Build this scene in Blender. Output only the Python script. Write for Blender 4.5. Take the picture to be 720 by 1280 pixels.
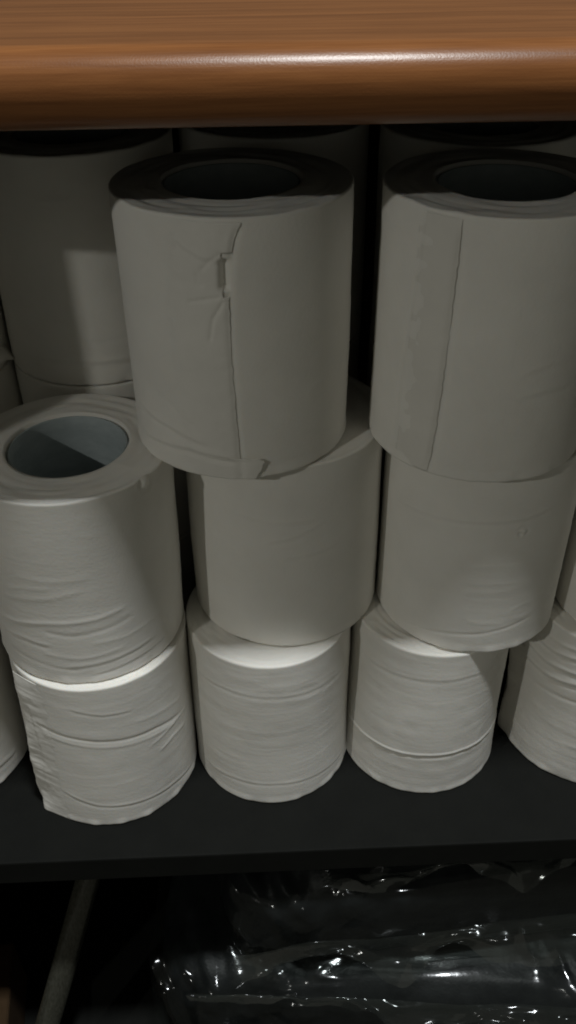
import bpy, math, random
import numpy as np
from mathutils import Matrix, Vector

for o in list(bpy.data.objects):
    bpy.data.objects.remove(o)
scn = bpy.context.scene
col = scn.collection
rad = math.radians

# ------------------------------------------------------------------ camera
PITCH, ROLL, FPX, CZ = rad(36.75), rad(-0.55), 1064.0, 0.4479
cp, sp, cr, sr = math.cos(PITCH), math.sin(PITCH), math.cos(ROLL), math.sin(ROLL)
fwd = Vector((0, cp, -sp)); up = Vector((0, sp, cp)); rt = Vector((1, 0, 0))
rt2 = rt*cr + up*sr; up2 = up*cr - rt*sr
cam_d = bpy.data.cameras.new('camera')
cam = bpy.data.objects.new('camera', cam_d); col.objects.link(cam)
m = Matrix.Identity(4)
for i in range(3):
    m[i][0], m[i][1], m[i][2] = rt2[i], up2[i], -fwd[i]
m.translation = Vector((0, 0, CZ))
cam.matrix_world = m
cam_d.sensor_fit = 'VERTICAL'; cam_d.sensor_height = 36.0
cam_d.lens = FPX/1280*36.0
cam_d.clip_start = 0.01; cam_d.clip_end = 50
scn.camera = cam

# ------------------------------------------------------------------ light
world = bpy.data.worlds.new('World'); scn.world = world
world.use_nodes = True
bg = world.node_tree.nodes['Background']
bg.inputs['Color'].default_value = (1.0, 0.975, 0.80, 1)
bg.inputs['Strength'].default_value = 0.052

def lamp(name, kind, loc, target, power, color, **kw):
    d = bpy.data.lights.new(name, kind); d.energy = power; d.color = color
    for k, v in kw.items():
        setattr(d, k, v)
    o = bpy.data.objects.new(name, d); col.objects.link(o)
    o.location = loc
    o.rotation_euler = (Vector(target)-Vector(loc)).to_track_quat('-Z', 'Y').to_euler()
    return o
# tube lamp on the ceiling, almost overhead and just in front of the counter
lamp('ceiling_lamp', 'AREA', (0.19, 0.012, 2.0), (0.19, 0.30, 0.2), 21.5, (0.97, 1.0, 1.0),
     shape='RECTANGLE', size=0.14, size_y=0.11)
# second lamp further off in the room, to the left
lamp('room_lamp', 'POINT', (-1.30, -1.08, 1.24), (0, 0.35, 0.3), 17.0, (1.0, 0.985, 0.90), shadow_soft_size=0.018)

vs = scn.view_settings
vs.view_transform = 'Standard'; vs.look = 'None'; vs.gamma = 1.0; vs.use_curve_mapping = False
vs.exposure = 0.22
scn.cycles.filter_width = 1.9

# ------------------------------------------------------------------ helpers
def tag(o, label=None, cat=None, group=None, kind=None):
    if label: o['label'] = label
    if cat: o['category'] = cat
    if group: o['group'] = group
    if kind: o['kind'] = kind
    return o

def empty(name, loc, rz=0.0):
    o = bpy.data.objects.new(name, None); col.objects.link(o)
    o.empty_display_size = 0.02
    o.location = loc; o.rotation_euler = (0, 0, rz)
    return o

def mesh_np(name, verts, quads, uv=None, smooth=True):
    me = bpy.data.meshes.new(name)
    verts = np.asarray(verts, np.float32); quads = np.asarray(quads, np.int32)
    n = quads.shape[1]
    me.vertices.add(len(verts)); me.vertices.foreach_set('co', verts.ravel())
    me.loops.add(quads.size); me.loops.foreach_set('vertex_index', quads.ravel())
    me.polygons.add(len(quads))
    me.polygons.foreach_set('loop_start', np.arange(0, quads.size, n, dtype=np.int32))
    me.polygons.foreach_set('loop_total', np.full(len(quads), n, np.int32))
    me.polygons.foreach_set('use_smooth', np.full(len(quads), smooth, bool))
    if uv is not None:
        l = me.uv_layers.new(name='surface')
        l.data.foreach_set('uv', np.asarray(uv, np.float32)[quads.ravel()].ravel())
    me.update(); me.validate()
    return me

def obj(name, me, mat, parent=None, loc=None):
    o = bpy.data.objects.new(name, me); col.objects.link(o)
    if mat and not me.materials: me.materials.append(mat)
    if parent: o.parent = parent
    if loc is not None: o.location = loc
    return o

def grid_quads(nr, nc, wrap_r=False, wrap_c=False):
    r = np.arange(nr if wrap_r else nr-1); c = np.arange(nc if wrap_c else nc-1)
    R, C = np.meshgrid(r, c, indexing='ij')
    R2, C2 = (R+1) % nr, (C+1) % nc
    return np.stack([R*nc+C, R*nc+C2, R2*nc+C2, R2*nc+C], -1).reshape(-1, 4)

def smooth01(x):
    x = np.clip(x, 0, 1); return x*x*(3-2*x)

def vnoise(u, v, seed, pu=None):
    """2-D value noise in -1..1; u repeats every pu cells."""
    rng = np.random.RandomState(seed)
    T = rng.rand(256, 256)
    iu = np.floor(u).astype(int); iv = np.floor(v).astype(int)
    fu = smooth01(u-iu); fv = smooth01(v-iv)
    def t(a, b):
        a = a % pu if pu else a
        return T[a % 256, b % 256]
    a = t(iu, iv)*(1-fu)+t(iu+1, iv)*fu
    b = t(iu, iv+1)*(1-fu)+t(iu+1, iv+1)*fu
    return (a*(1-fv)+b*fv)*2-1

def seg_dist(S, Z, pts):
    """distance to a polyline and the parameter 0..1 along it, in metres"""
    best = np.full(S.shape, 1e9); par = np.zeros(S.shape); sgn = np.zeros(S.shape)
    n = len(pts)-1
    for i in range(n):
        (a, b), (c, d) = pts[i], pts[i+1]
        dx, dz = c-a, d-b; L2 = dx*dx+dz*dz+1e-12
        t = np.clip(((S-a)*dx+(Z-b)*dz)/L2, 0, 1)
        ex, ez = S-a-t*dx, Z-b-t*dz
        dd = np.sqrt(ex*ex+ez*ez)
        w = dd < best
        best = np.where(w, dd, best); par = np.where(w, (i+t)/n, par)
        sgn = np.where(w, np.sign(dx*(Z-b)-dz*(S-a)), sgn)
    return best, par, sgn

# ------------------------------------------------------------------ materials
def material(name):
    mt = bpy.data.materials.new(name); mt.use_nodes = True
    nt = mt.node_tree
    return mt, nt, nt.nodes['Principled BSDF']

def ramp(nt, fac, stops):
    r = nt.nodes.new('ShaderNodeValToRGB')
    while len(r.color_ramp.elements) < len(stops): r.color_ramp.elements.new(0.5)
    for e, (p, c) in zip(r.color_ramp.elements, stops):
        e.position = p; e.color = (*c, 1)
    nt.links.new(fac, r.inputs['Fac']); return r.outputs['Color']

def noise(nt, vec, scale, detail=3, rough=0.5):
    n = nt.nodes.new('ShaderNodeTexNoise')
    n.inputs['Scale'].default_value = scale; n.inputs['Detail'].default_value = detail
    n.inputs['Roughness'].default_value = rough
    if vec is not None: nt.links.new(vec, n.inputs['Vector'])
    return n

def mapping(nt, vec, scale):
    mp = nt.nodes.new('ShaderNodeMapping'); mp.inputs['Scale'].default_value = scale
    nt.links.new(vec, mp.inputs['Vector']); return mp.outputs['Vector']

def bump(nt, height, strength, dist, normal=None):
    b = nt.nodes.new('ShaderNodeBump')
    b.inputs['Strength'].default_value = strength; b.inputs['Distance'].default_value = dist
    nt.links.new(height, b.inputs['Height'])
    if normal is not None: nt.links.new(normal, b.inputs['Normal'])
    return b.outputs['Normal']

def paper_material(name, base):
    mt, nt, p = material(name)
    uv = nt.nodes.new('ShaderNodeUVMap'); uv.uv_map = 'surface'
    tc = nt.nodes.new('ShaderNodeTexCoord')
    blotch = noise(nt, tc.outputs['Object'], 28, 4, 0.6)
    lo = tuple(c*0.93 for c in base)
    nt.links.new(ramp(nt, blotch.outputs['Fac'], [(0.3, lo), (0.7, base)]), p.inputs['Base Color'])
    fib = noise(nt, mapping(nt, uv.outputs['UV'], (260, 900, 1)), 1.0, 3, 0.6)
    emb = noise(nt, mapping(nt, uv.outputs['UV'], (620, 520, 1)), 1.0, 1, 0.4)
    lay = noise(nt, mapping(nt, uv.outputs['UV'], (10, 420, 1)), 1.0, 2, 0.5)
    n1 = bump(nt, fib.outputs['Fac'], 0.15, 0.00022)
    n2 = bump(nt, emb.outputs['Fac'], 0.32, 0.00022, n1)
    n3 = bump(nt, lay.outputs['Fac'], 0.12, 0.0003, n2)
    nt.links.new(n3, p.inputs['Normal'])
    p.inputs['Roughness'].default_value = 0.95
    p.inputs['Specular IOR Level'].default_value = 0.12
    p.inputs['Subsurface Weight'].default_value = 0.4
    p.inputs['Subsurface Radius'].default_value = (0.0014, 0.0012, 0.0010)
    p.inputs['Subsurface Scale'].default_value = 1.0
    return mt

M = {}
M['paper'] = paper_material('tissue_paper', (0.90, 0.882, 0.835))
M['paper_tail'] = paper_material('tissue_paper_tail', (0.89, 0.872, 0.825))
M['paper_tail'].node_tree.nodes['Principled BSDF'].inputs['Subsurface Weight'].default_value = 0.0

M['paper_strip'] = paper_material('darker_paper_strip', (0.835, 0.815, 0.765))  # seam strip in a slightly darker paper tone than the roll
M['paper_strip'].node_tree.nodes['Principled BSDF'].inputs['Subsurface Weight'].default_value = 0.0

mt, nt, p = material('grey_core_card'); M['core'] = mt
tc = nt.nodes.new('ShaderNodeTexCoord')
nz = noise(nt, mapping(nt, tc.outputs['Object'], (1, 1, 2.5)), 90, 4, 0.6)
nt.links.new(ramp(nt, nz.outputs['Fac'], [(0.3, (0.36, 0.42, 0.44)), (0.75, (0.46, 0.52, 0.54))]), p.inputs['Base Color'])
nt.links.new(bump(nt, nz.outputs['Fac'], 0.3, 0.0004), p.inputs['Normal'])
p.inputs['Roughness'].default_value = 0.8

mt, nt, p = material('wood_laminate'); M['wood'] = mt
tc = nt.nodes.new('ShaderNodeTexCoord')
uvn = nt.nodes.new('ShaderNodeUVMap'); uvn.uv_map = 'surface'
warp = noise(nt, mapping(nt, uvn.outputs['UV'], (9, 30, 1)), 1.0, 2)
g1 = noise(nt, mapping(nt, uvn.outputs['UV'], (9, 170, 1)), 1.0, 5, 0.65)
g1.inputs['Distortion'].default_value = 0.6
g2 = noise(nt, mapping(nt, uvn.outputs['UV'], (38, 1300, 1)), 1.0, 3, 0.6)
g3 = noise(nt, mapping(nt, uvn.outputs['UV'], (3, 70, 1)), 1.0, 3, 0.5)
base = ramp(nt, g1.outputs['Fac'], [(0.28, (0.190, 0.074, 0.024)), (0.5, (0.27, 0.110, 0.037)), (0.74, (0.34, 0.143, 0.048))])
fine = ramp(nt, g2.outputs['Fac'], [(0.3, (0.80, 0.75, 0.72)), (0.65, (1.0, 1.0, 1.0))])
wide = ramp(nt, g3.outputs['Fac'], [(0.3, (0.86, 0.83, 0.8)), (0.7, (1.08, 1.06, 1.04))])
mx = nt.nodes.new('ShaderNodeMix'); mx.data_type = 'RGBA'; mx.blend_type = 'MULTIPLY'; mx.inputs['Factor'].default_value = 0.8
nt.links.new(base, mx.inputs['A']); nt.links.new(fine, mx.inputs['B'])
mx2 = nt.nodes.new('ShaderNodeMix'); mx2.data_type = 'RGBA'; mx2.blend_type = 'MULTIPLY'; mx2.inputs['Factor'].default_value = 1.0
nt.links.new(mx.outputs['Result'], mx2.inputs['A']); nt.links.new(wide, mx2.inputs['B'])
nt.links.new(mx2.outputs['Result'], p.inputs['Base Color'])
pit = noise(nt, tc.outputs['Object'], 1500, 2, 0.6)
nt.links.new(bump(nt, g2.outputs['Fac'], 0.10, 0.0003, bump(nt, pit.outputs['Fac'], 0.11, 0.0003)), p.inputs['Normal'])
p.inputs['Roughness'].default_value = 0.30
p.inputs['Specular IOR Level'].default_value = 0.33

def board_material(name, c0, c1, rough):
    mt, nt, p = material(name)
    tc = nt.nodes.new('ShaderNodeTexCoord')
    a = noise(nt, tc.outputs['Object'], 35, 6, 0.7); b = noise(nt, tc.outputs['Object'], 900, 2)
    nt.links.new(ramp(nt, a.outputs['Fac'], [(0.35, c0), (0.7, c1)]), p.inputs['Base Color'])
    nt.links.new(bump(nt, b.outputs['Fac'], 0.3, 0.0004), p.inputs['Normal'])
    p.inputs['Roughness'].default_value = rough
    p.inputs['Specular IOR Level'].default_value = 0.25
    return mt
M['shelf'] = board_material('dark_shelf_board', (0.0022, 0.0028, 0.0020), (0.0048, 0.0055, 0.0044), 0.8)
M['back'] = board_material('dark_back_board', (0.022, 0.016, 0.008), (0.036, 0.026, 0.013), 0.85)
M['card'] = board_material('brown_cardboard', (0.045, 0.026, 0.011), (0.065, 0.038, 0.018), 0.9)

mt, nt, p = material('black_bag_plastic'); M['bag'] = mt
tc = nt.nodes.new('ShaderNodeTexCoord')
nz = noise(nt, tc.outputs['Object'], 60, 4, 0.6)
nt.links.new(ramp(nt, nz.outputs['Fac'], [(0.3, (0.006, 0.007, 0.008)), (0.7, (0.016, 0.018, 0.019))]), p.inputs['Base Color'])
nt.links.new(bump(nt, nz.outputs['Fac'], 0.4, 0.002), p.inputs['Normal'])
p.inputs['Roughness'].default_value = 0.42; p.inputs['Specular IOR Level'].default_value = 0.12

def film_material(name, milk, gloss):
    mt = bpy.data.materials.new(name); mt.use_nodes = True; nt = mt.node_tree
    nt.nodes.remove(nt.nodes['Principled BSDF'])
    out = nt.nodes['Material Output']
    tr = nt.nodes.new('ShaderNodeBsdfTransparent'); tr.inputs['Color'].default_value = (0.92, 0.94, 0.93, 1)
    gl = nt.nodes.new('ShaderNodeBsdfGlossy'); gl.inputs['Roughness'].default_value = 0.13
    gl.inputs['Color'].default_value = (0.95, 0.97, 1.0, 1)
    df = nt.nodes.new('ShaderNodeBsdfDiffuse'); df.inputs['Color'].default_value = (0.42, 0.45, 0.40, 1)
    tc = nt.nodes.new('ShaderNodeTexCoord')
    nz = noise(nt, tc.outputs['Object'], 220, 3, 0.6)
    nb = bump(nt, nz.outputs['Fac'], 0.10, 0.001)
    nt.links.new(nb, gl.inputs['Normal'])
    lw = nt.nodes.new('ShaderNodeFresnel'); lw.inputs['IOR'].default_value = 1.5
    mul = nt.nodes.new('ShaderNodeMath'); mul.operation = 'MULTIPLY_ADD'
    mul.inputs[1].default_value = gloss; mul.inputs[2].default_value = 0.025
    nt.links.new(lw.outputs['Fac'], mul.inputs[0])
    m1 = nt.nodes.new('ShaderNodeMixShader'); m1.inputs['Fac'].default_value = milk
    nt.links.new(tr.outputs[0], m1.inputs[1]); nt.links.new(df.outputs[0], m1.inputs[2])
    m2 = nt.nodes.new('ShaderNodeMixShader')
    nt.links.new(mul.outputs[0], m2.inputs['Fac'])
    nt.links.new(m1.outputs[0], m2.inputs[1]); nt.links.new(gl.outputs[0], m2.inputs[2])
    nt.links.new(m2.outputs[0], out.inputs['Surface'])
    return mt
M['film'] = film_material('clear_wrap_film', 0.006, 0.12)
M['film_seal'] = film_material('clear_wrap_seal', 0.025, 0.13)

# ------------------------------------------------------------------ the shelf unit
YAW = rad(2.1); PIV = Vector((0, 0.2745, 0))
def unit_pt(x, y, z):
    v = Vector((x, y, 0)); v.rotate(Matrix.Rotation(YAW, 3, 'Z'))
    return Vector((PIV.x+v.x, PIV.y+v.y, z))

def board(name, x0, x1, y0, y1, z0, z1, mat, kind='structure', bev=0.0012):
    import bmesh
    bm = bmesh.new(); bmesh.ops.create_cube(bm, size=1)
    c = Vector(((x0+x1)/2, (y0+y1)/2, (z0+z1)/2))
    for v in bm.verts:
        v.co = Vector((v.co.x*(x1-x0), v.co.y*(y1-y0), v.co.z*(z1-z0)))
    bmesh.ops.bevel(bm, geom=bm.edges[:], offset=bev, segments=2, affect='EDGES', profile=0.5)
    me = bpy.data.meshes.new(name); bm.to_mesh(me); bm.free()
    o = obj(name, me, mat)
    o.location = unit_pt(c.x, c.y, c.z); o.rotation_euler = (0, 0, YAW)
    if kind: o['kind'] = kind
    return o
HR = 0.1164                                   # height of one roll
SHT = 0.021
LOWZ = -0.27
board('shelf', -0.290, 0.499, 0.0, 0.289, -SHT, 0.0, M['shelf'])
board('shelf_lower', -0.290, 0.499, -0.09, 0.289, LOWZ-0.02, LOWZ, M['shelf'])
CT_Z, CT_R, CT_Y = 0.3977, 0.0115, 0.0085     # centre of the rounded front edge (unit coordinates)
board('shadow_post', -0.311, -0.291, -0.092, -0.008, LOWZ-0.02, 0.75, M['back'])  # unseen upright, added and made tall to cast the shadow edge at left
board('wall_left', -0.309, -0.291, -0.0075, 0.289, LOWZ-0.02, CT_Z-CT_R-0.0005, M['back'])
board('wall_right', 0.500, 0.518, -0.030, 0.289, LOWZ-0.02, CT_Z-CT_R-0.0005, M['back'])
board('wall_back', -0.309, 0.518, 0.290, 0.300, LOWZ-0.02, CT_Z-CT_R-0.0005, M['back'])

# counter: slab with a fully rounded front edge and laminate running over it
prof = []
x_back = 0.36
for y in np.linspace(x_back, CT_Y, 24, endpoint=False): prof.append((y, CT_Z+CT_R))
for a in np.linspace(90, 270, 41): prof.append((CT_Y+CT_R*math.cos(rad(a)), CT_Z+CT_R*math.sin(rad(a))))
for y in np.linspace(CT_Y+0.015, x_back, 10): prof.append((y, CT_Z-CT_R))
prof = np.array(prof)
L = np.concatenate([[0], np.cumsum(np.hypot(*np.diff(np.vstack([prof, prof[:1]]), axis=0).T))])[:-1]
xs = np.linspace(-0.38, 0.60, 60)
V = []; UV = []
for (y, z), l in zip(prof, L):
    for x in xs:
        q = unit_pt(x, y, z); V.append((q.x, q.y, q.z)); UV.append((x, l))
nP, nX = len(prof), len(xs)
Q = grid_quads(nP, nX, wrap_r=True)
me = mesh_np('counter_top', V, Q[:, ::-1], UV)
import bmesh
bm = bmesh.new(); bm.from_mesh(me)
bmesh.ops.holes_fill(bm, edges=[e for e in bm.edges if e.is_boundary])
bmesh.ops.recalc_face_normals(bm, faces=bm.faces[:])
bm.to_mesh(me); bm.free()
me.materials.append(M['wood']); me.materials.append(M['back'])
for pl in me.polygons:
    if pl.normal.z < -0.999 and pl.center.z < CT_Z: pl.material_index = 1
ct = obj('counter_top', me, None)
tag(ct, 'glossy reddish brown wood counter with rounded front edge above the rolls', 'counter')

# ------------------------------------------------------------------ toilet rolls
def th_axis(front, back):
    f = np.linspace(-1.75, 1.75, front)
    b = np.linspace(1.75, 2*math.pi-1.75, back+2)[1:-1]
    return np.concatenate([f, b])

def make_disp(R, seed, feats, wr=1.0, bumps=()):
    """radial displacement of the wound paper as a function of angle (0 = front) and height"""
    def disp(th, z):
        s = th*R
        u = (th/(2*math.pi)) % 1.0
        d = 0.0006*vnoise(u*5, z*22, seed, 5)
        d += 0.00006*wr*vnoise(u*11+0.7*vnoise(u*6, z*60, seed+9, 6), z*190, seed+1, 11)
        d += 0.000025*wr*vnoise(u*17, z*520, seed+2, 17)
        d += 0.00005*wr*vnoise(u*44, z*150+u*12, seed+3, 44)
        rg = 1-np.abs(vnoise(u*14, z*110, seed+4, 14))
        d += 0.00015*wr*rg**4*smooth01(vnoise(u*6, z*30, seed+5, 6)*1.5)
        for kind, pts, amp, w in feats:
            amp = amp*0.5; w = w*1.15
            P = [(a*R, b*0.001) for a, b in pts]
            D, par, sg = seg_dist(s, z, P)
            env = smooth01(np.minimum(par, 1-par)*8+0.15)
            if kind == 'ridge': d = d+amp*env*np.exp(-(D/w)**2)
            elif kind == 'groove': d = d-amp*env*np.exp(-(D/w)**2)
            elif kind == 'pleat':       # a ridge with a groove under it
                d = d+amp*env*(np.exp(-((D*sg-w*0.8)/w)**2)-np.exp(-((D*sg+w*0.8)/w)**2))
            elif kind == 'band':        # paper proud on the right-hand side of the line, fading out
                d = d+amp*env*np.where(sg > 0, np.exp(-(D/(w*14))**2), 1)*smooth01((D*sg)/w*0.5+0.5)*np.exp(-(D/(w*14))**2)
        for (a, zz, amp, w) in bumps:
            rr = np.hypot(s-a*R, z-zz*0.001)
            d = d+amp*(np.exp(-(rr/w)**2)-0.9*np.exp(-((rr-w*1.3)/(w*0.5))**2))
        return d
    return disp

def roll_body(R0, R1, off, seed, feats, wr=1.0, bumps=(), dense=True, frayed=0.0, core=0.0285):
    """closed mesh: outside wall, rounded rims, both end faces and the wall of the hole.
    R0/R1 radius at the foot and at the top, off = sideways lean of the foot"""
    H = HR
    th = th_axis(300, 60) if dense else th_axis(90, 40)
    nz = 150 if dense else 50
    rim = 0.0016
    rows = []                                     # (z, inset, weight_side, top_weight)
    for z in np.linspace(rim, H-rim, nz): rows.append((z, 0.0, 1.0, 0))
    for a in np.linspace(0, 90, 7)[1:]:
        rows.append((H-rim+rim*math.sin(rad(a)), rim*(1-math.cos(rad(a))), 1-0.6*a/90, a/90))
    ntop = 14
    hole = core+0.0006
    for k in range(1, ntop+1): rows.append((H, ('f', k/ntop), 0.35*(1-k/ntop), 1))
    for k in range(1, 4): rows.append((H-(H)*k/4, ('f', 1.0), 0, 0))
    for k in range(0, 6): rows.append((0.0, ('f', 1-k/6), 0.3*k/6, 0))
    for a in np.linspace(90, 0, 6)[:-1]:
        rows.append((rim-rim*math.sin(rad(a)), rim*(1-math.cos(rad(a))), 1-0.6*a/90, 0))
    Z = np.array([r[0] for r in rows]); nR = len(rows); nC = len(th)
    TH = np.broadcast_to(th, (nR, nC)); ZZ = np.broadcast_to(Z[:, None], (nR, nC))
    Rm = (R0+R1)/2
    disp = make_disp(Rm, seed, feats, wr, bumps)
    D = disp(TH, np.clip(ZZ, 0.0008, H-0.0008))
    Rz = R0+(R1-R0)*ZZ/H
    rr = np.zeros((nR, nC)); zz = ZZ.copy()
    u = (TH/(2*math.pi)) % 1.0
    for i, (z, ins, w, tw) in enumerate(rows):
        if isinstance(ins, tuple):
            f = ins[1]
            outer = Rz[i]-rim+D[i]*w
            rr[i] = outer*(1-f)+hole*f
            if tw:
                zz[i] -= 0.0010*np.abs(vnoise(u[i]*9, np.full(nC, f*7), seed+20, 9))*min(1, 4*(1-f)+0.2) + 0.0004
        else:
            rr[i] = Rz[i]-ins+D[i]*w
            if tw: zz[i] -= 0.0004*tw+0.0006*tw*np.abs(vnoise(u[i]*16, np.zeros(nC), seed+21, 16))
            if z < 0.006:
                k = 1-z/0.006
                rr[i] += k*(0.0004+frayed*vnoise(u[i]*60, np.full(nC, 1.0), seed+22, 60))
                zz[i] += k*frayed*0.8*np.abs(vnoise(u[i]*45, np.zeros(nC), seed+23, 45))
    fr = 1-ZZ/H
    X = rr*np.sin(TH)+off[0]*fr; Y = -rr*np.cos(TH)+off[1]*fr
    V = np.stack([X, Y, zz], -1).reshape(-1, 3)
    UV = np.stack([TH*Rm, np.where(np.arange(nR)[:, None] < nz+6, ZZ, ZZ+rr*6)], -1).reshape(-1, 2)
    return mesh_np('paper', V, grid_quads(nR, nC, True, True), UV), disp, Rz

def core_tube(R=0.0282, t=0.0009, oval=0.02, seed=0):
    th = np.linspace(0, 2*math.pi, 72, endpoint=False)
    prof = [(R, 0.0012), (R, 0.04), (R, 0.08), (R, HR-0.0022), (R-0.3*t, HR-0.0018), (R-0.7*t, HR-0.0018), (R-t, HR-0.0022)]
    prof += [(R-t, z) for z in np.linspace(HR-0.008, 0.0012, 14)]
    V = []
    for r, z in prof:
        w = 0.00025*vnoise(th/(2*math.pi)*7, np.full(th.shape, z*40), seed, 7)
        k = r*(1+0*th)+np.where(r < R, w, 0)
        V.append(np.stack([k*np.cos(th), k*np.sin(th), np.full(th.shape, z)], -1))
    V = np.array(V).reshape(-1, 3)
    return mesh_np('core', V, grid_quads(len(prof), len(th), True, True)[:, ::-1])

def tail_sheet(disp, R0, R1, off, edge, length, lift, side, z0, z1, seed, curl=0.0, rag=0.0006, hole=None, foot=0.0, n=(70, 150), embed=0.0005):
    """the loose end of the paper: a thin sheet lying on the roll, its free edge along the line `edge`
    [(angle, mm)], running `length` metres back to the `side` (+1 right, -1 left) until it merges"""
    ns, nz = n
    ea = np.array(edge, float); order = np.argsort(ea[:, 1])
    zz = np.linspace(z0, z1, nz)
    the = np.interp(zz, ea[order, 1]*0.001, ea[order, 0])
    Rm = (R0+R1)/2
    the = the + rag/Rm*(vnoise(zz*350, 0*zz, seed)+0.6*vnoise(zz*1100, 0*zz, seed+1))
    t = np.linspace(0, 1, ns)**1.6
    TH = the[:, None]+side*(t*length/Rm)[None, :]
    ZZ = np.broadcast_to(zz[:, None], TH.shape).copy()
    D = disp(TH, ZZ)
    dist = t[None, :]*length
    lf = lift*(1+0.5*vnoise(ZZ*60, 0*ZZ, seed+3))*np.exp(-(dist/(length*0.35))**2) - embed*smooth01(t[None, :]*1.3-0.3)
    lf = lf + curl*np.exp(-(dist/0.004)**2)*(0.5+0.5*vnoise(ZZ*90, 0*ZZ, seed+5))
    if foot: lf = lf + foot*np.exp(-((ZZ-z0)/0.006)**2)*np.exp(-(dist/0.02)**2)
    lf = lf + 0.0001*vnoise(TH*Rm*300, ZZ*300, seed+4)
    # ends of the sheet are tucked flush so that no step shows at the rims
    Rz = R0+(R1-R0)*ZZ/HR
    fr = 1-ZZ/HR
    def layer(extra):
        r = Rz+D+lf+extra
        return np.stack([r*np.sin(TH)+off[0]*fr, -r*np.cos(TH)+off[1]*fr, ZZ], -1).reshape(-1, 3)
    top, bot = layer(0.00016), layer(0.0)
    q = grid_quads(nz, ns)
    keep = np.ones(len(q), bool)
    if hole:
        s = (TH*Rm).ravel(); zf = ZZ.ravel()
        cs, cz = s[q].mean(1), zf[q].mean(1)
        (a0, b0), (a1, b1) = hole
        keep = ~((cs > a0*Rm) & (cs < a1*Rm) & (cz > b0*0.001) & (cz < b1*0.001))
    qt = q[keep]; qb = q[keep][:, ::-1]+nz*ns
    # border walls from edges used once
    E = np.concatenate([qt[:, [0, 1]], qt[:, [1, 2]], qt[:, [2, 3]], qt[:, [3, 0]]])
    key = np.sort(E, 1); key = key[:, 0].astype(np.int64)*10**7+key[:, 1]
    _, inv, cnt = np.unique(key, return_inverse=True, return_counts=True)
    B = E[cnt[inv] == 1]
    wall = np.stack([B[:, 1], B[:, 0], B[:, 0]+nz*ns, B[:, 1]+nz*ns], -1)
    faces = np.concatenate([qt, qb, wall])
    if side < 0: faces = faces[:, ::-1]
    uv = np.stack([TH*Rm, ZZ], -1).reshape(-1, 2); uv = np.concatenate([uv, uv])
    return mesh_np('loose_end', np.concatenate([top, bot]), faces, uv)

G_FRONT = 'rolls in the front stacks'
def roll(x, y, row, R0, R1, off, seed, feats, label, wr=1.0, bumps=(), frayed=0.0003, tails=(), core_off=(0, 0), rz=0.0):
    t = empty('toilet_roll', (x, y, (row-1)*HR), rz)
    me, disp, _ = roll_body(R0, R1, off, seed, feats, wr, bumps, True, frayed)
    obj('paper', me, M['paper'], t)
    obj('core', core_tube(seed=seed), M['core'], t)
    for kw in tails:
        kw = dict(kw); tm = kw.pop('mat', 'paper_tail')
        obj('loose_end', tail_sheet(disp, R0, R1, off, **kw), M[tm], t)
    tag(t, label, 'toilet roll', G_FRONT)
    return t

# --- top row
A_seam = [(0.11, 113.0), (0.06, 108.5), (0.035, 102.2), (0.0, 85.2), (-0.008, 69.2), (0.0, 47.8), (0.013, 24.8), (0.03, 3.0), (0.03, 0)]
roll(-0.0219, 0.3630, 3, 0.0505, 0.0505, (0, 0), 11,
     [('groove', [(-0.033, 102.8), (-0.132, 99.6), (-0.212, 95.1)], 0.00068, 0.00063),
      ('groove', [(-0.058, 85.2), (-0.196, 83.9), (-0.343, 82.2)], 0.00085, 0.00063),
      ('groove', [(-0.034, 84.3), (-0.137, 75.9), (-0.176, 65.5)], 0.00085, 0.00072),
      ('groove', [(a_, z_) for a_, z_ in A_seam if z_ > 101 or z_ < 86][::-1], 0.0011, 0.0013),
      ('groove', [(-0.244, 94.9), (-0.232, 90.3), (-0.189, 89.5)], 0.00068, 0.00054),
      ('groove', [(-0.034, 87.5), (-0.03, 100.5)], 0.00612, 0.00144),
      ('pleat', [(-0.421, 106.3), (-0.235, 101.2), (-0.055, 98.5)], 0.00051, 0.00108),
      ('pleat', [(-1.085, 9.5), (-0.452, 13.0), (0.0, 10.5)], 0.00102, 0.00144),
      ('pleat', [(-1.099, 24.0), (-0.652, 21.5), (-0.254, 16.5)], 0.00085, 0.00162),
      ('groove', [(-0.9, 40), (-0.6, 33), (-0.35, 24)], 0.00051, 0.00135)],
     'roll with torn vertical paper edge, left of the two full rolls under the counter', tails=[
         dict(edge=A_seam, length=0.045, lift=0.00030, side=-1, z0=0.0012, z1=0.1140, seed=5, rag=0.0003,
              hole=((-0.045, 85.0), (0.06, 102.5))),
         dict(edge=[(0.17, 12), (0.24, 9.5), (0.17, 3), (0.14, 0)], length=0.05, lift=0.0022, side=-1, z0=0.0008, z1=0.0115, seed=8, rag=0.0004, n=(40, 24))])
roll(0.0903, 0.3575, 3, 0.0499, 0.0499, (0, 0), 23,
     [('groove', [(-0.857, 112.3), (-0.878, 92.7), (-0.932, 68.3), (-0.974, 41.7), (-1.0, 5)], 0.0010, 0.0010),
      ('groove', [(-0.520, 112.5), (-0.519, 96.8), (-0.526, 74.1), (-0.532, 45.6), (-0.551, 20.0), (-0.586, 1)], 0.0018, 0.0014),
      ('pleat', [(0.081, 52.6), (0.348, 56.4), (0.559, 55.8)], 0.00025, 0.0014),
      ('pleat', [(0.082, 41.6), (0.323, 43.8), (0.594, 44.2)], 0.00025, 0.0014)],
     'full roll under the counter with a slanting darker seam strip, right of the dark gap', tails=[
         dict(edge=[(-0.526, 116), (-0.526, 113.1), (-0.525, 96.8), (-0.532, 74.1), (-0.538, 45.6), (-0.557, 20.0), (-0.592, 0)],
              length=0.0185, lift=0.00042, side=-1, z0=0.0016, z1=0.1140, seed=15, rag=0.00020, embed=0.0002, mat='paper_strip')])
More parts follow.
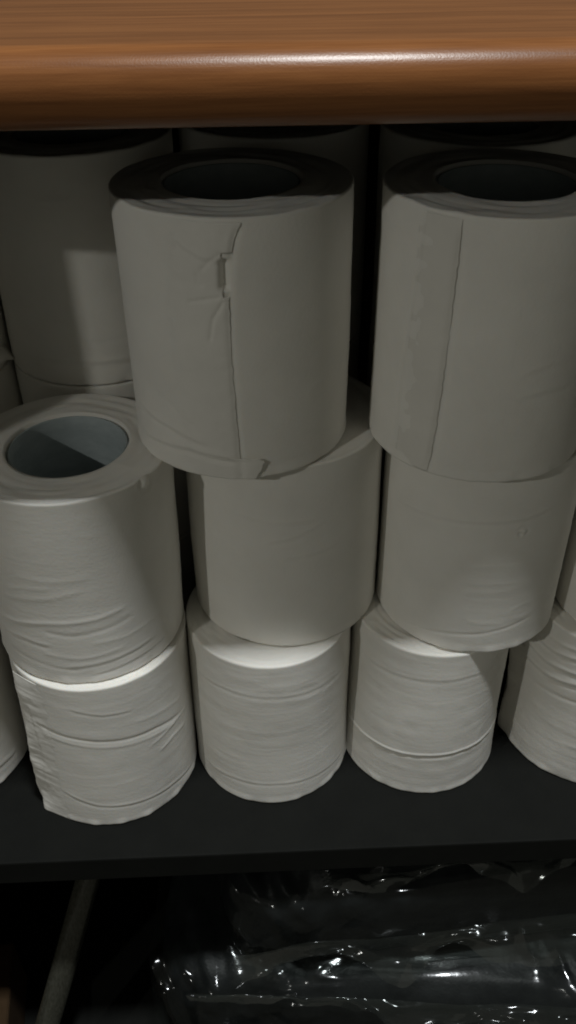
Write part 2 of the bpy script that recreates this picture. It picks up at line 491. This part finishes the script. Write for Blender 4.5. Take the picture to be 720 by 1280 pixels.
# --- middle row
roll(-0.0020, 0.3749, 2, 0.0518, 0.0516, (0, 0), 31,
     [('pleat', [(-0.194, 70.0), (0.111, 74.3), (0.426, 81.6)], 0.00025, 0.0012),
      ('pleat', [(-0.509, 85.6), (-0.112, 82.8), (0.343, 82.9)], 0.00025, 0.0014),
      ('pleat', [(-0.043, 60.5), (0.349, 62.9), (0.617, 65.2)], 0.0002, 0.0012)],
     'smooth roll in the middle row, directly under the roll with the torn edge', wr=0.8)
roll(0.1009, 0.3671, 2, 0.0499, 0.0497, (0, 0), 37,
     [('groove', [(-0.935, 5.2), (-0.715, 8.3), (-0.353, 11.8), (-0.028, 14.3), (0.309, 17.7), (0.553, 20.3)], 0.00045, 0.0008),
      ('pleat', [(-1.282, 79.6), (-0.68, 83.1), (-0.208, 85.7), (0.248, 87.4), (0.612, 91.1)], 0.0003, 0.0012)],
     'roll with a small round pucker, middle row under the roll with the seam strip', wr=0.8, bumps=[(0.231, 80.4, 0.0003, 0.0018), (0.205, 79.0, -0.0003, 0.0015)])
roll(-0.1048, 0.3451, 2, 0.0497, 0.0497, (-0.0045, 0.0025), 41,
     [('ridge', [(-1.129, 30.5), (-0.233, 42.4), (0.319, 44.2), (0.611, 46.9)], 0.00043, 0.00120),
      ('groove', [(-0.28, 36.8), (0.052, 34.1), (0.452, 36.6), (0.674, 38.9)], 0.00032, 0.00135),
      ('ridge', [(-0.75, 52.5), (-0.17, 59.2), (0.225, 64.5)], 0.00020, 0.00150),
      ('pleat', [(-0.093, 11.6), (0.397, 13.2), (0.927, 15.8)], 0.00032, 0.00113),
      ('pleat', [(0.132, 5.3), (0.598, 7.8), (1.139, 9.6)], 0.00027, 0.00090),
      ('ridge', [(-0.462, 71.4), (-0.051, 70.7), (0.322, 72.2)], 0.00016, 0.00150),
      ('ridge', [(-0.318, 20.9), (0.09, 18.5), (0.542, 20.1)], 0.00027, 0.00105),
      ('pleat', [(-0.9, 24), (-0.5, 27), (-0.2, 26)], 0.00027, 0.00105),
      ('groove', [(-0.8, 14), (-0.3, 12), (0.1, 9)], 0.00024, 0.00105),
      ('ridge', [(0.2, 28), (0.6, 27), (1.0, 30)], 0.00024, 0.00105),
      ('ridge', [(-0.6, 60), (-0.4, 64), (-0.1, 66)], 0.00016, 0.00113)],
     'creased roll with its open blue-grey core showing, nothing on top of it', wr=0.45, frayed=0.0004,
     bumps=[(0.95, 112.0, 0.0012, 0.003)])
roll(0.2020, 0.3640, 2, 0.0498, 0.0498, (0, 0), 43, [],
     'roll cut by the right picture edge, in the middle row')
# --- bottom row
F_tail = [(-0.90, 116), (-0.868, 108.8), (-0.842, 72.2), (-0.86, 23.4), (-0.79, 3.6), (-0.78, 0)]
roll(-0.1065, 0.3425, 1, 0.0500, 0.0486, (-0.0035, 0), 53,
     [('groove', [(-0.70, 80.5), (-0.45, 78.6), (-0.132, 77.0), (0.375, 72.8), (0.754, 70.2), (1.239, 63.1)], 0.00072, 0.00098),
      ('ridge', [(-0.579, 74.8), (-0.132, 72.4), (0.375, 68.4), (0.754, 65.6), (1.1, 62)], 0.00036, 0.00098),
      ('ridge', [(0.76, 50.3), (0.983, 53.7), (1.212, 52.5)], 0.00048, 0.00098),
      ('ridge', [(0.631, 58.8), (1.063, 63.7), (1.302, 62.9)], 0.00042, 0.00091),
      ('pleat', [(-0.5, 27.3), (-0.036, 19.0), (0.373, 16.1), (0.914, 12.6), (1.403, 6.2)], 0.00036, 0.00098),
      ('pleat', [(-0.184, 100.6), (0.179, 95.3), (0.517, 93.4)], 0.00024, 0.00084),
      ('ridge', [(0.5, 84), (0.9, 80), (1.2, 76)], 0.00024, 0.00112),
      ('pleat', [(-0.72, 95), (-0.66, 60), (-0.70, 20)], 0.00024, 0.00098)],
     'creased roll at the bottom, under the roll with the open core', wr=0.8, frayed=0.0005, tails=[
         dict(edge=F_tail, length=0.030, lift=0.0018, side=1, z0=0.0004, z1=0.1135, seed=25, curl=0.0018, rag=0.0006)])
roll(-0.0116, 0.3557, 1, 0.0482, 0.0468, (0, -0.001), 61,
     [('pleat', [(-1.4, 10.0), (-0.477, 17.0), (0.094, 17.8), (0.713, 14.0), (1.472, 8)], 0.00021, 0.00096),
      ('pleat', [(-1.4, 90.4), (-0.5, 93.2), (0.027, 92.7), (0.681, 90.1), (1.471, 88)], 0.00018, 0.00112)],
     'smooth bottom roll with a bright crescent of light, middle of the bottom row', wr=1.0)
roll(0.0830, 0.3610, 1, 0.0480, 0.0456, (-0.001, -0.001), 67,
     [('ridge', [(-1.5, 33), (-1.352, 33.3), (-0.951, 33.5), (-0.501, 34.5), (-0.089, 36.1), (0.392, 36.2), (1.0, 34), (1.4, 33)], 0.0013, 0.0005),
      ('groove', [(-1.5, 31), (-0.951, 31.5), (-0.501, 32.5), (-0.089, 34.1), (0.392, 34.2), (1.3, 31)], 0.0005, 0.0012),
      ('pleat', [(-1.402, 93.9), (-0.825, 95.0), (-0.202, 96.5), (0.377, 97.7), (1.0, 96.0)], 0.0002, 0.0012)],
     'smallest bottom roll with a raised crease ringing its lower half', wr=1.1)
roll(0.1900, 0.3660, 1, 0.0500, 0.0500, (0, 0), 71,
     [('pleat', [(-1.65, 84), (-1.024, 84.9), (-0.636, 88.2), (-0.2, 92)], 0.00104, 0.00144),
      ('pleat', [(-1.6, 73), (-0.929, 76.1), (-0.601, 80.4), (-0.1, 84)], 0.00096, 0.00144),
      ('pleat', [(-1.5, 94), (-0.954, 95.8), (-0.675, 98.9), (-0.3, 103)], 0.00088, 0.00128),
      ('ridge', [(-1.4, 104), (-0.9, 104.8), (-0.5, 108)], 0.00064, 0.00112),
      ('groove', [(-1.3, 62), (-0.8, 66), (-0.3, 70)], 0.00040, 0.00128)],
     'bottom roll at the right with deep pleats round its top and a loose strip', wr=1.4, frayed=0.0005, tails=[
         dict(edge=[(-1.66, 116), (-1.62, 80), (-1.58, 40), (-1.55, 0)], length=0.016, lift=0.0028, side=1, z0=0.0004, z1=0.078, seed=35, curl=0.0016, rag=0.0005)])
roll(-0.2190, 0.3526, 1, 0.0500, 0.0500, (0, 0), 73,
     [('pleat', [(0.3, 18), (0.8, 14), (1.3, 12)], 0.0005, 0.0014)],
     'bottom roll cut by the left picture edge', wr=1.2, frayed=0.0006)

# --- the rolls behind: front-most copy of each is seen between the front ones
def back_mesh(seed, feats=(), wr=1.0, dense=False):
    me, disp, _ = roll_body(0.0498, 0.0498, (0, 0), seed, list(feats), wr, (), dense, 0.0004)
    return me
L_me = back_mesh(83, [('pleat', [(-0.9, 12), (-0.2, 14), (0.5, 12), (0.9, 13)], 0.0006, 0.0018), ('groove', [(-0.9, 25), (0, 24), (0.8, 26)], 0.0003, 0.0016)], 1.3, True)
P_me = back_mesh(89, [('pleat', [(0.2, 25), (0.8, 20), (1.5, 22)], 0.0007, 0.002)], 1.3)
G_me = back_mesh(97)
core_me = core_tube(seed=3); core_me.materials.append(M['core'])
def back_roll(x, y, row, me, label, group, rz=0.0):
    t = empty('toilet_roll', (x, y, (row-1)*HR), rz)
    obj('paper', me, M['paper'], t); obj('core', core_me, M['core'], t)
    tag(t, label, 'toilet roll', group); return t
GB = 'rolls in the back stacks'
LP, MP, NP, PP = (-0.1057, 0.4502), (-0.0056, 0.4781), (0.0985, 0.4590), (-0.2045, 0.4320)
back_roll(*LP, 3, L_me, 'shaded roll behind the one with the open core, patch of light on its side', GB)
back_roll(*PP, 3, P_me, 'roll cut by the left picture edge, high up in the shade', GB)
back_roll(*MP, 3, G_me, 'dim roll right under the counter, behind the roll with the torn edge', GB, 0.4)
back_roll(*NP, 3, G_me, 'dim roll right under the counter, behind the roll with the seam strip', GB, 1.9)
back_roll(*LP, 2, G_me, 'roll of which only a sliver shows behind the open core roll', GB, 2.6)
for q in (PP, MP, NP):
    back_roll(*q, 2, G_me, 'roll in the back row, hidden behind the front stacks', 'rolls hidden at the back', q[0]*40)
for q in (LP, PP, MP, NP):
    back_roll(*q, 1, G_me, 'roll in the back row, hidden behind the front stacks', 'rolls hidden at the back', q[0]*70)

# torn flap hanging from the far-left roll is part of that roll
far = [o for o in col.objects if o.get('label', '').startswith('roll cut by the left picture edge, high')][0]
ns, nzv = 14, 18
V = []
for j in range(nzv):
    for i in range(ns):
        a = 0.55+i/(ns-1)*0.95; t = j/(nzv-1)
        r = 0.0500+0.0015*math.sin(t*2.2)+0.005*t*t*(0.5+0.5*math.sin(i*1.1))
        z = 0.012-0.013*t*(0.75+0.25*math.sin(i*0.9+1))
        V.append((r*math.sin(a), -r*math.cos(a), max(z, -0.0015+0.002)))
me = mesh_np('loose_end', V, grid_quads(nzv, ns), [(v[0], v[2]) for v in V])
lo = obj('loose_end', me, M['paper_tail'], far)
sm = lo.modifiers.new('thickness', 'SOLIDIFY'); sm.thickness = 0.0003

# ------------------------------------------------------------------ wrapped packs under the shelf
def crumple(P, seed, f, amp):
    """ridged 3-D crumple from three crossed 2-D noises"""
    d = 0
    for k, (a, b, c) in enumerate([((1, .3, .7), (.15, .4, -.25), 1.0), ((1, .2, -.8), (.2, .3, .3), 0.9), ((1, -.6, .5), (.5, .6, -.3), 0.6)]):
        u = P@np.array(a)*f*c; v = P@np.array(b)*f*c
        d = d+(1-2*np.abs(vnoise(u+50, v+50, seed+k)))*c
        d = d+0.4*(1-2*np.abs(vnoise(u*2.3+50, v*2.3+50, seed+k+7)))*c
    return d*amp/2.4

def pack_mesh(name, sx, sy, sz, seed, f, amp, grow, n=(110, 70, 46), pw=5.0, bottom_flat=True):
    """rounded cushion-like box on z = 0, crumpled"""
    nu, nv = 200, 90
    u = np.linspace(-math.pi, math.pi, nu, endpoint=False); v = np.linspace(-math.pi/2, math.pi/2, nv)
    U, Vv = np.meshgrid(u, v)
    def sgp(c, e): return np.sign(c)*np.abs(c)**e
    e1, e2 = 2/pw, 2/(pw+1)
    X = sgp(np.cos(Vv), e1)*sgp(np.cos(U), e2)*(sx/2+grow)
    Y = sgp(np.cos(Vv), e1)*sgp(np.sin(U), e2)*(sy/2+grow)
    Z = sgp(np.sin(Vv), e1)*(sz/2+grow*0.6)
    P = np.stack([X, Y, Z], -1)
    d = crumple(P+seed, seed, f, amp)
    N = np.stack([X/(sx/2)**2, Y/(sy/2)**2, Z/(sz/2)**2], -1)
    N /= np.linalg.norm(N, axis=-1, keepdims=True)+1e-9
    P = P+N*d[..., None]
    P[..., 2] = np.maximum(P[..., 2]+sz/2, 0.0 if bottom_flat else -1)
    return mesh_np(name, P.reshape(-1, 3), grid_quads(nv, nu, False, True))

def seal_mesh(width, depth, seed, n=(140, 14)):
    """crimped film flange running along the front of a pack"""
    x = np.linspace(-width/2, width/2, n[0]); t = np.linspace(0, 1, n[1])
    X, T = np.meshgrid(x, t)
    z = 0.015*vnoise(X*24, T*1.5, seed)*(0.3+0.7*T)+0.007*vnoise(X*70, T*3, seed+1)*T+0.0004*vnoise(X*260, T*6, seed+2)
    y = -depth*T*(0.75+0.6*vnoise(X*26, 0*X, seed+3))
    z = z-0.35*depth*T**2
    xx = X+0.003*vnoise(X*40, T*4, seed+4)
    me = mesh_np('seal', np.stack([xx, y, z], -1).reshape(-1, 3), grid_quads(n[1], n[0]))
    return me

def pack(x, y, z, sx, sy, sz, seed, rz, label, tilt=(0, 0), top=(0.9, 0.003, 0.93)):
    t = empty('wrapped_pack', (x, y, z), rz)
    t.rotation_euler = (tilt[0], tilt[1], rz)
    obj('bag_stack', pack_mesh('bag_stack', sx, sy, sz, seed, 45, 0.006, -0.002), M['bag'], t)
    w = obj('wrap', pack_mesh('wrap', sx, sy, sz, seed+50, 34, 0.015, 0.005), M['film'], t)
    obj('seal', seal_mesh(sx*0.96, 0.028, seed+3), M['film_seal'], t, (0, -sy/2-0.001, sz*0.42))
    obj('seal', seal_mesh(sx*top[0], 0.012, seed+13), M['film_seal'], t, (0.01, -sy/2+top[1], sz*top[2]))
    tag(t, label, 'pack', 'film wrapped packs under the shelf')
    return t
pack(0.105, 0.356, LOWZ, 0.40, 0.20, 0.122, 205, rad(-3), 'lowest black pack in clear crinkled film, cut by the bottom picture edge')
pack(0.130, 0.388, LOWZ+0.124, 0.37, 0.20, 0.092, 305, rad(6), 'upper black pack in glinting clear film, close under the dark shelf', top=(0.7, 0.012, 1.02))

# rolled plastic tube leaning in the dark gap
def tube_between(name, a, b, r, seg=28, rows=40, seed=1):
    a, b = Vector(a), Vector(b); ax = (b-a).normalized()
    e1 = ax.orthogonal().normalized(); e2 = ax.cross(e1)
    V = []
    prof = [(0.0, 0.15), (0.0, 0.8), (0.004, 1.0)]+[(t, 1.0) for t in np.linspace(0.02, 0.97, rows)]+[(0.996, 1.0), (1.0, 0.8), (1.0, 0.15)]
    for t, k in prof:
        for i in range(seg):
            q = 2*math.pi*i/seg
            rr = r*k*(1+0.05*math.sin(q*3+t*9)+0.02*math.sin(q*5-t*11))
            p = a+(b-a)*t+(e1*math.cos(q)+e2*math.sin(q))*rr
            V.append(tuple(p-a))
    return mesh_np(name, V, grid_quads(len(prof), seg, False, True))
mt, nt, p = material('milky_plastic'); M['milky'] = mt
nz = noise(nt, None, 60, 3)
nt.links.new(ramp(nt, nz.outputs['Fac'], [(0.3, (0.028, 0.028, 0.021)), (0.7, (0.05, 0.05, 0.04))]), p.inputs['Base Color'])
p.inputs['Roughness'].default_value = 0.25
a, b = (-0.198, 0.215, LOWZ+0.006), (-0.136, 0.343, -0.100)
tb = empty('plastic_tube', a)
obj('rolled_film', tube_between('rolled_film', a, b, 0.0085), M['milky'], tb)
r_end = tube_between('end_cap', (0, 0, 0), tuple((Vector(b)-Vector(a))*0.04), 0.0093, rows=4)
obj('end_cap', r_end, M['milky'], tb)
tag(tb, 'pale rolled plastic tube leaning in the dark gap at lower left', 'tube')

# corner of a cardboard box, far left on the lower shelf
bx = empty('cardboard_box', unit_pt(-0.238, -0.010, LOWZ), YAW+rad(8))
def box_part(name, x0, x1, y0, y1, z0, z1):
    bm = bmesh.new(); bmesh.ops.create_cube(bm, size=1)
    for v in bm.verts:
        v.co = Vector(((x0+x1)/2+v.co.x*(x1-x0), (y0+y1)/2+v.co.y*(y1-y0), (z0+z1)/2+v.co.z*(z1-z0)))
    bmesh.ops.bevel(bm, geom=bm.edges[:], offset=0.0008, segments=2, affect='EDGES')
    me = bpy.data.meshes.new(name); bm.to_mesh(me); bm.free()
    return obj(name, me, M['card'], bx)
box_part('carton', -0.034, 0.034, -0.03, 0.07, 0.0, 0.055)
box_part('flap', -0.034, -0.0005, -0.0295, 0.0695, 0.0553, 0.0575)
box_part('flap', 0.0005, 0.034, -0.0295, 0.0695, 0.0553, 0.0578)
tag(bx, 'corner of a brown cardboard box in the bottom left picture corner', 'box')
